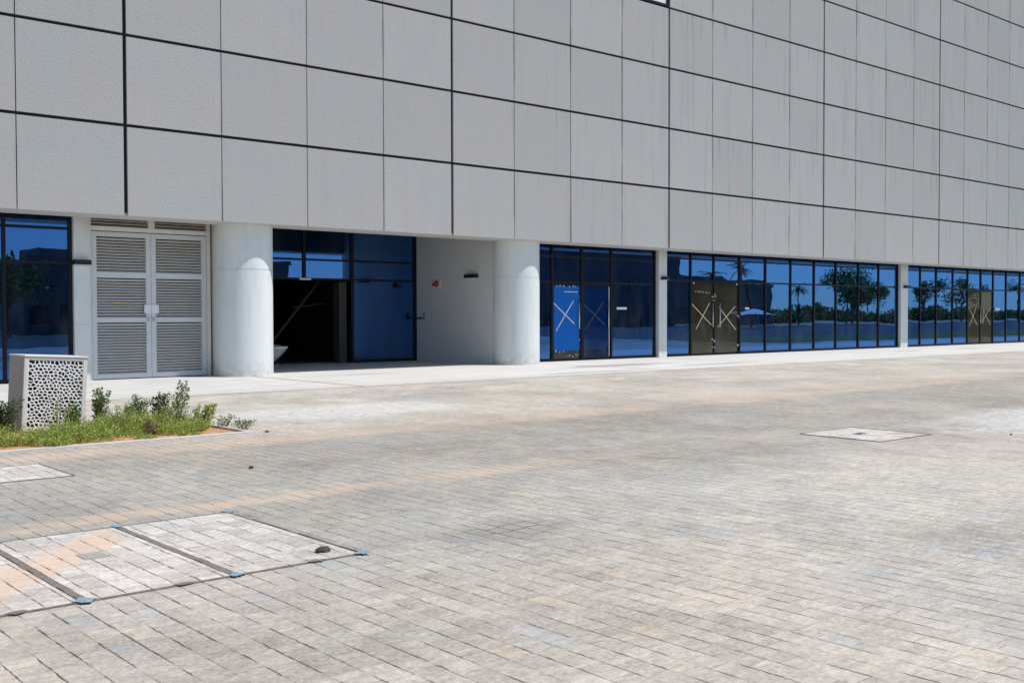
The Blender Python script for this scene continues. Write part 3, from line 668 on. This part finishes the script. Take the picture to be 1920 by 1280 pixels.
# ================================================================ PERFORATED UTILITY BOX
t = empty('utility_box', (4.40, -8.68, 0)); tag(t, 'white metal utility box with a perforated front standing tilted in the planting bed', 'utility box')
bw, bd, bh = .77, .64, .955
def L_(mb): return mb
x0, x1, y0, y1 = -bw/2, bw/2, -bd/2, bd/2
cs = MB(); cs.box(x0, x0+.013, y0, y0+.04, 0, bh-.02).box(x1-.013, x1, y0, y0+.04, 0, bh-.02)
fr = .035
cs.box(x0+.012, x0+fr+.012, y0, y0+.03, 0, bh-.02).box(x1-fr-.012, x1-.012, y0, y0+.03, 0, bh-.02).box(x0+fr+.012, x1-fr-.012, y0, y0+.03, 0, .04).box(x0+fr+.012, x1-fr-.012, y0, y0+.03, bh-.055, bh-.02)
off = Vector((4.40, -8.68, 0))
def loc(mb, name, mat, **kw):
    mb.v = [tuple(Vector(v)+off) for v in mb.v]; return mb.build(name, mat, t, **kw)
M['boxpaint'] = simple('box_cream_paint', (.70, .68, .65), .5, sc=3, var=.08)
loc(cs, 'front_frame', M['boxpaint'])
loc(MB().box(x0+.013, x1-.013, y1-.012, y1, 0, bh-.021), 'back_panel', M['boxpaint'])
M['boxside_shade'] = simple('box_side_shaded_paint', (.36, .345, .31), .6, sc=3, var=.1)  # sides darker than the casing: shade away from the sun put into the colour
for q_ in (x0, x1-.012): loc(MB().box(q_, q_+.012, y0+.041, y1, 0, bh-.021), 'side_panel', M['boxside_shade'])
loc(MB().box(x0-.008, x1+.008, y0-.012, y1+.008, bh-.02, bh), 'lid', M['boxpaint'], bevel=.004)
# voronoi screen with real holes
random.seed(21)
U0, U1, V0, V1 = x0+fr+.014, x1-fr-.014, .042, bh-.057
nu, nv = 13, 20; seeds = []
du_, dv_ = (U1-U0-.03)/nu, (V1-V0-.03)/nv
for j in range(nv):
    for i in range(nu):
        seeds.append((U0+.015+(i+.5+(.25 if j % 2 else -.25))*du_+random.uniform(-.38, .38)*du_, V0+.015+(j+.5)*dv_+random.uniform(-.38, .38)*dv_))
def clip(poly, nx_, ny_, c):
    out = []
    for i in range(len(poly)):
        a, b = poly[i], poly[(i+1) % len(poly)]; da, db = a[0]*nx_+a[1]*ny_-c, b[0]*nx_+b[1]*ny_-c
        if da <= 0: out.append(a)
        if (da < 0) != (db < 0) and da != db: s_ = da/(da-db); out.append((a[0]+(b[0]-a[0])*s_, a[1]+(b[1]-a[1])*s_))
    return out
pm = MB(); yF = y0+.006; TH = .004
for (sx, sy) in seeds:
    poly = [(U0, V0), (U1, V0), (U1, V1), (U0, V1)]
    for (qx, qy) in seeds:
        if (qx, qy) == (sx, sy) or abs(qx-sx) > du_*3.5 or abs(qy-sy) > dv_*3.5: continue
        nx_, ny_ = qx-sx, qy-sy; poly = clip(poly, nx_, ny_, (qx*qx+qy*qy-sx*sx-sy*sy)/2)
        if len(poly) < 3: break
    if len(poly) < 3: continue
    hk = random.uniform(.56, .84); cxp = sum(a for a, b in poly)/len(poly); cyp = sum(b for a, b in poly)/len(poly)
    m = 20; outer = []; angs = []
    for i in range(m):
        a = 2*math.pi*i/m; dx, dy = math.cos(a), math.sin(a); best = 1e9
        for q_ in range(len(poly)):
            ax, ay = poly[q_]; bx_, by_ = poly[(q_+1) % len(poly)]; ex, ey = bx_-ax, by_-ay; den = dx*ey-dy*ex
            if abs(den) < 1e-12: continue
            tt = ((ax-cxp)*ey-(ay-cyp)*ex)/den; uu = ((ax-cxp)*dy-(ay-cyp)*dx)/den
            if tt > 0 and -1e-6 <= uu <= 1+1e-6: best = min(best, tt)
        outer.append((a, best))
    # add exact corners so that cells meet without gaps
    for (px_, py_) in poly: outer.append((math.atan2(py_-cyp, px_-cxp) % (2*math.pi), math.hypot(px_-cxp, py_-cyp)))
    outer.sort(); m = len(outer); rmin = min(r_ for _, r_ in outer)
    inr = []
    for i in range(m):
        avg = (outer[i-1][1]+outer[i][1]+outer[(i+1) % m][1])/3
        inr.append(max(.0035, min(avg*hk, outer[i][1]-.0065)*(1.06 if abs(math.cos(outer[i][0]+.35)) > .6 else .86)))
    fo = [(cxp+r_*math.cos(a), cyp+r_*math.sin(a)) for a, r_ in outer]; fi = [(cxp+r_*math.cos(outer[i][0]), cyp+r_*math.sin(outer[i][0])) for i, r_ in enumerate(inr)]
    n = len(pm.v)
    for yy, ring in ((yF, fo), (yF, fi), (yF+TH, fi), (yF+TH, fo)): pm.v += [(a, yy, b) for a, b in ring]
    for l in range(3):
        for i in range(m): pm.f.append((n+l*m+i, n+l*m+(i+1) % m, n+(l+1)*m+(i+1) % m, n+(l+1)*m+i))
loc(pm, 'perforated_panel', simple('screen_white_paint', (.80, .79, .77), .5, sc=3, var=.06))
loc(MB().box(x0+.10, x1-.10, y0+.30, y1-.06, .02, bh-.15), 'equipment', M['black'])
loc(MB().box(x0+.02, x1-.02, y0+.032, y1-.02, .002, .012), 'base', M['black'])
t.rotation_euler = (0, R(3.0), 0); t.location.x -= .0

# ================================================================ WHAT STANDS ACROSS THE ROAD (seen in the glass)
random.seed(5)
def far_building(x0, x1, y0, y1, h, label, steps=()):
    t = empty('opposite_building', ((x0+x1)/2, (y0+y1)/2, 0)); tag(t, label, 'building', 'buildings across the road, mirrored in the glass')
    p = MB().box(x0, x1, y0, y1, 0, h)
    for (a, b, h2) in steps: p.box(a, b, y0+1, y1-1, h, h2)
    w = p.build('wall', M['beige'], t)
    fl = max(1, int(h//3.4))
    g = MB(); nb = max(2, int((x1-x0)/3.2))
    for f_ in range(fl):
        for i in range(nb):
            a = x0+(x1-x0)*(i+.2)/nb; b = x0+(x1-x0)*(i+.8)/nb; g.box(a, b, y1+.02, y1+.06, 1+f_*3.3, 2.6+f_*3.3)
    g.build('window', M['wglass'], t)
    MB().box(x0-.2, x1+.2, y1-.3, y1+.3, h-.3, h+.25).build('roof', M['beige'], t)
far_building(28.6, 34.0, -80, -72, 6.6, 'boxy dark building mirrored in the left shop window', ((30, 32.5, 7.6),))
far_building(82, 110, -78, -67, 9.6, 'tall plain building mirrored above the blue door')
far_building(128, 153, -94, -82, 6.6, 'long low building mirrored left in the wide shopfront', ((130, 141, 7.3),))
far_building(45, 62, -92, -80, 7.5, 'mid height building mirrored in the recessed entrance glass')
def tree(x, y, h, r, label, palm=False, lean=0, dens=1400):
    t = empty('palm_tree' if palm else 'tree', (x, y, 0)); tag(t, label, 'palm tree' if palm else 'tree', 'trees mirrored in the glass')
    tr = MB(); th = h*(.82 if palm else .45)
    tr.tube([(x, y, -.1), (x+lean*.4, y, th*.5), (x+lean, y, th)], [.22, .17, .12], 8)
    c = MB()
    if palm:
        for k_ in range(26):
            a = random.uniform(0, 2*math.pi); e = random.uniform(-.3, 1.1); Lf = r*random.uniform(.8, 1.1); prev = Vector((x+lean, y, th))
            d = Vector((math.cos(a)*math.cos(e), math.sin(a)*math.cos(e), math.sin(e)))
            for s_ in range(8):
                nxt = prev+d*Lf/8; d = (d+Vector((0, 0, -.16))).normalized(); sd_ = d.cross(Vector((0, 0, 1))).normalized()
                c.quad(prev-sd_*.02, nxt-sd_*.02, nxt+sd_*.02, prev+sd_*.02)
                for q_ in range(3):
                    for sg in (-1, 1):
                        b0 = prev.lerp(nxt, q_/3); c.leaf(b0, sd_*sg+d*.6+Vector((0, 0, -.35)), Lf*.24*(1-.08*s_), .05)
                prev = nxt
    else:
        cl = []
        for k_ in range(10):
            a = random.uniform(0, 2*math.pi); e = random.uniform(-.2, 1.3); q_ = Vector((x+lean+math.cos(a)*math.cos(e)*r*.65, y+math.sin(a)*math.cos(e)*r*.65, th+r*.5+math.sin(e)*(h-th)*.6))
            cl.append((q_, r*random.uniform(.28, .5))); tr.tube([(x+lean, y, th*.9), tuple(q_)], [.09, .02], 5)
        for _ in range(dens):
            q_, rr = random.choice(cl); rr *= 1.25; d = Vector((random.gauss(0, 1), random.gauss(0, 1), random.gauss(0, .8))); pp = q_+d*rr*.5
            c.leaf(pp, d, .42, .30)
    tr.build('trunk', M['bark'], t); c.build('crown', M['leaf'], t)
tree(97, -51, 6.8, 2.4, 'palm with dark fronds mirrored above the first brown paper door', True)
tree(112, -57, 8.6, 2.2, 'leaning palm mirrored right of the brown paper doors', True, lean=-1.2)
tree(160, -72, 8.8, 2.9, 'broad tree mirrored at the middle of the wide shopfront', dens=1500)
tree(152, -66, 6.0, 2.4, 'small round tree mirrored left of the broad one')
tree(195, -88, 7.4, 2.4, 'tree mirrored just left of the far pier')
tree(196, -77, 7.8, 2.6, 'tree mirrored just right of the far pier')
tree(210, -77, 8.0, 2.8, 'thin tree mirrored above the farthest shop doors')
tree(186, -56, 7.2, 2.8, 'spreading palm mirrored in the last window on the right', True)
tree(24, -60, 5.0, 2.4, 'low tree mirrored in the leftmost window')
tree(139, -67, 6.6, 1.8, 'slim palm mirrored between the wide shopfront mullions', True)
# hedge far behind
p = MB()
for _ in range(26000):
    x = random.uniform(-40, 420); hh = 2.3+.5*math.sin(x*.11)+.4*math.sin(x*.37+1)+.3*math.sin(x*1.3)
    p.leaf((x, random.uniform(-100, -97), random.uniform(0, max(1.2, hh))), (random.gauss(0, 1), random.gauss(0, 1), random.gauss(0, 1)), .9, .6)
tag(p.build('distant_trees', M['leaf']), kind='stuff', cat='trees', label='far line of dark trees mirrored along the horizon in the glass')
t = empty('shade_canopy', (99, -47, 0)); tag(t, 'white shade canopy mirrored beside the brown paper doors', 'canopy')
for (x, y) in ((97, -49), (101, -49), (97, -45), (101, -45)): MB().cyl(x, y, 0, 1.62, .05, seg=8).build('leg', M['steel'], t)
p = MB(); c4 = [(96.7, -49.3, 1.62), (101.3, -49.3, 1.62), (101.3, -44.7, 1.62), (96.7, -44.7, 1.62)]; ap = (99, -47, 2.2)
for i in range(4): p.quad(c4[i], c4[(i+1) % 4], ap)
p.build('canopy_roof', M['canvas'], t)
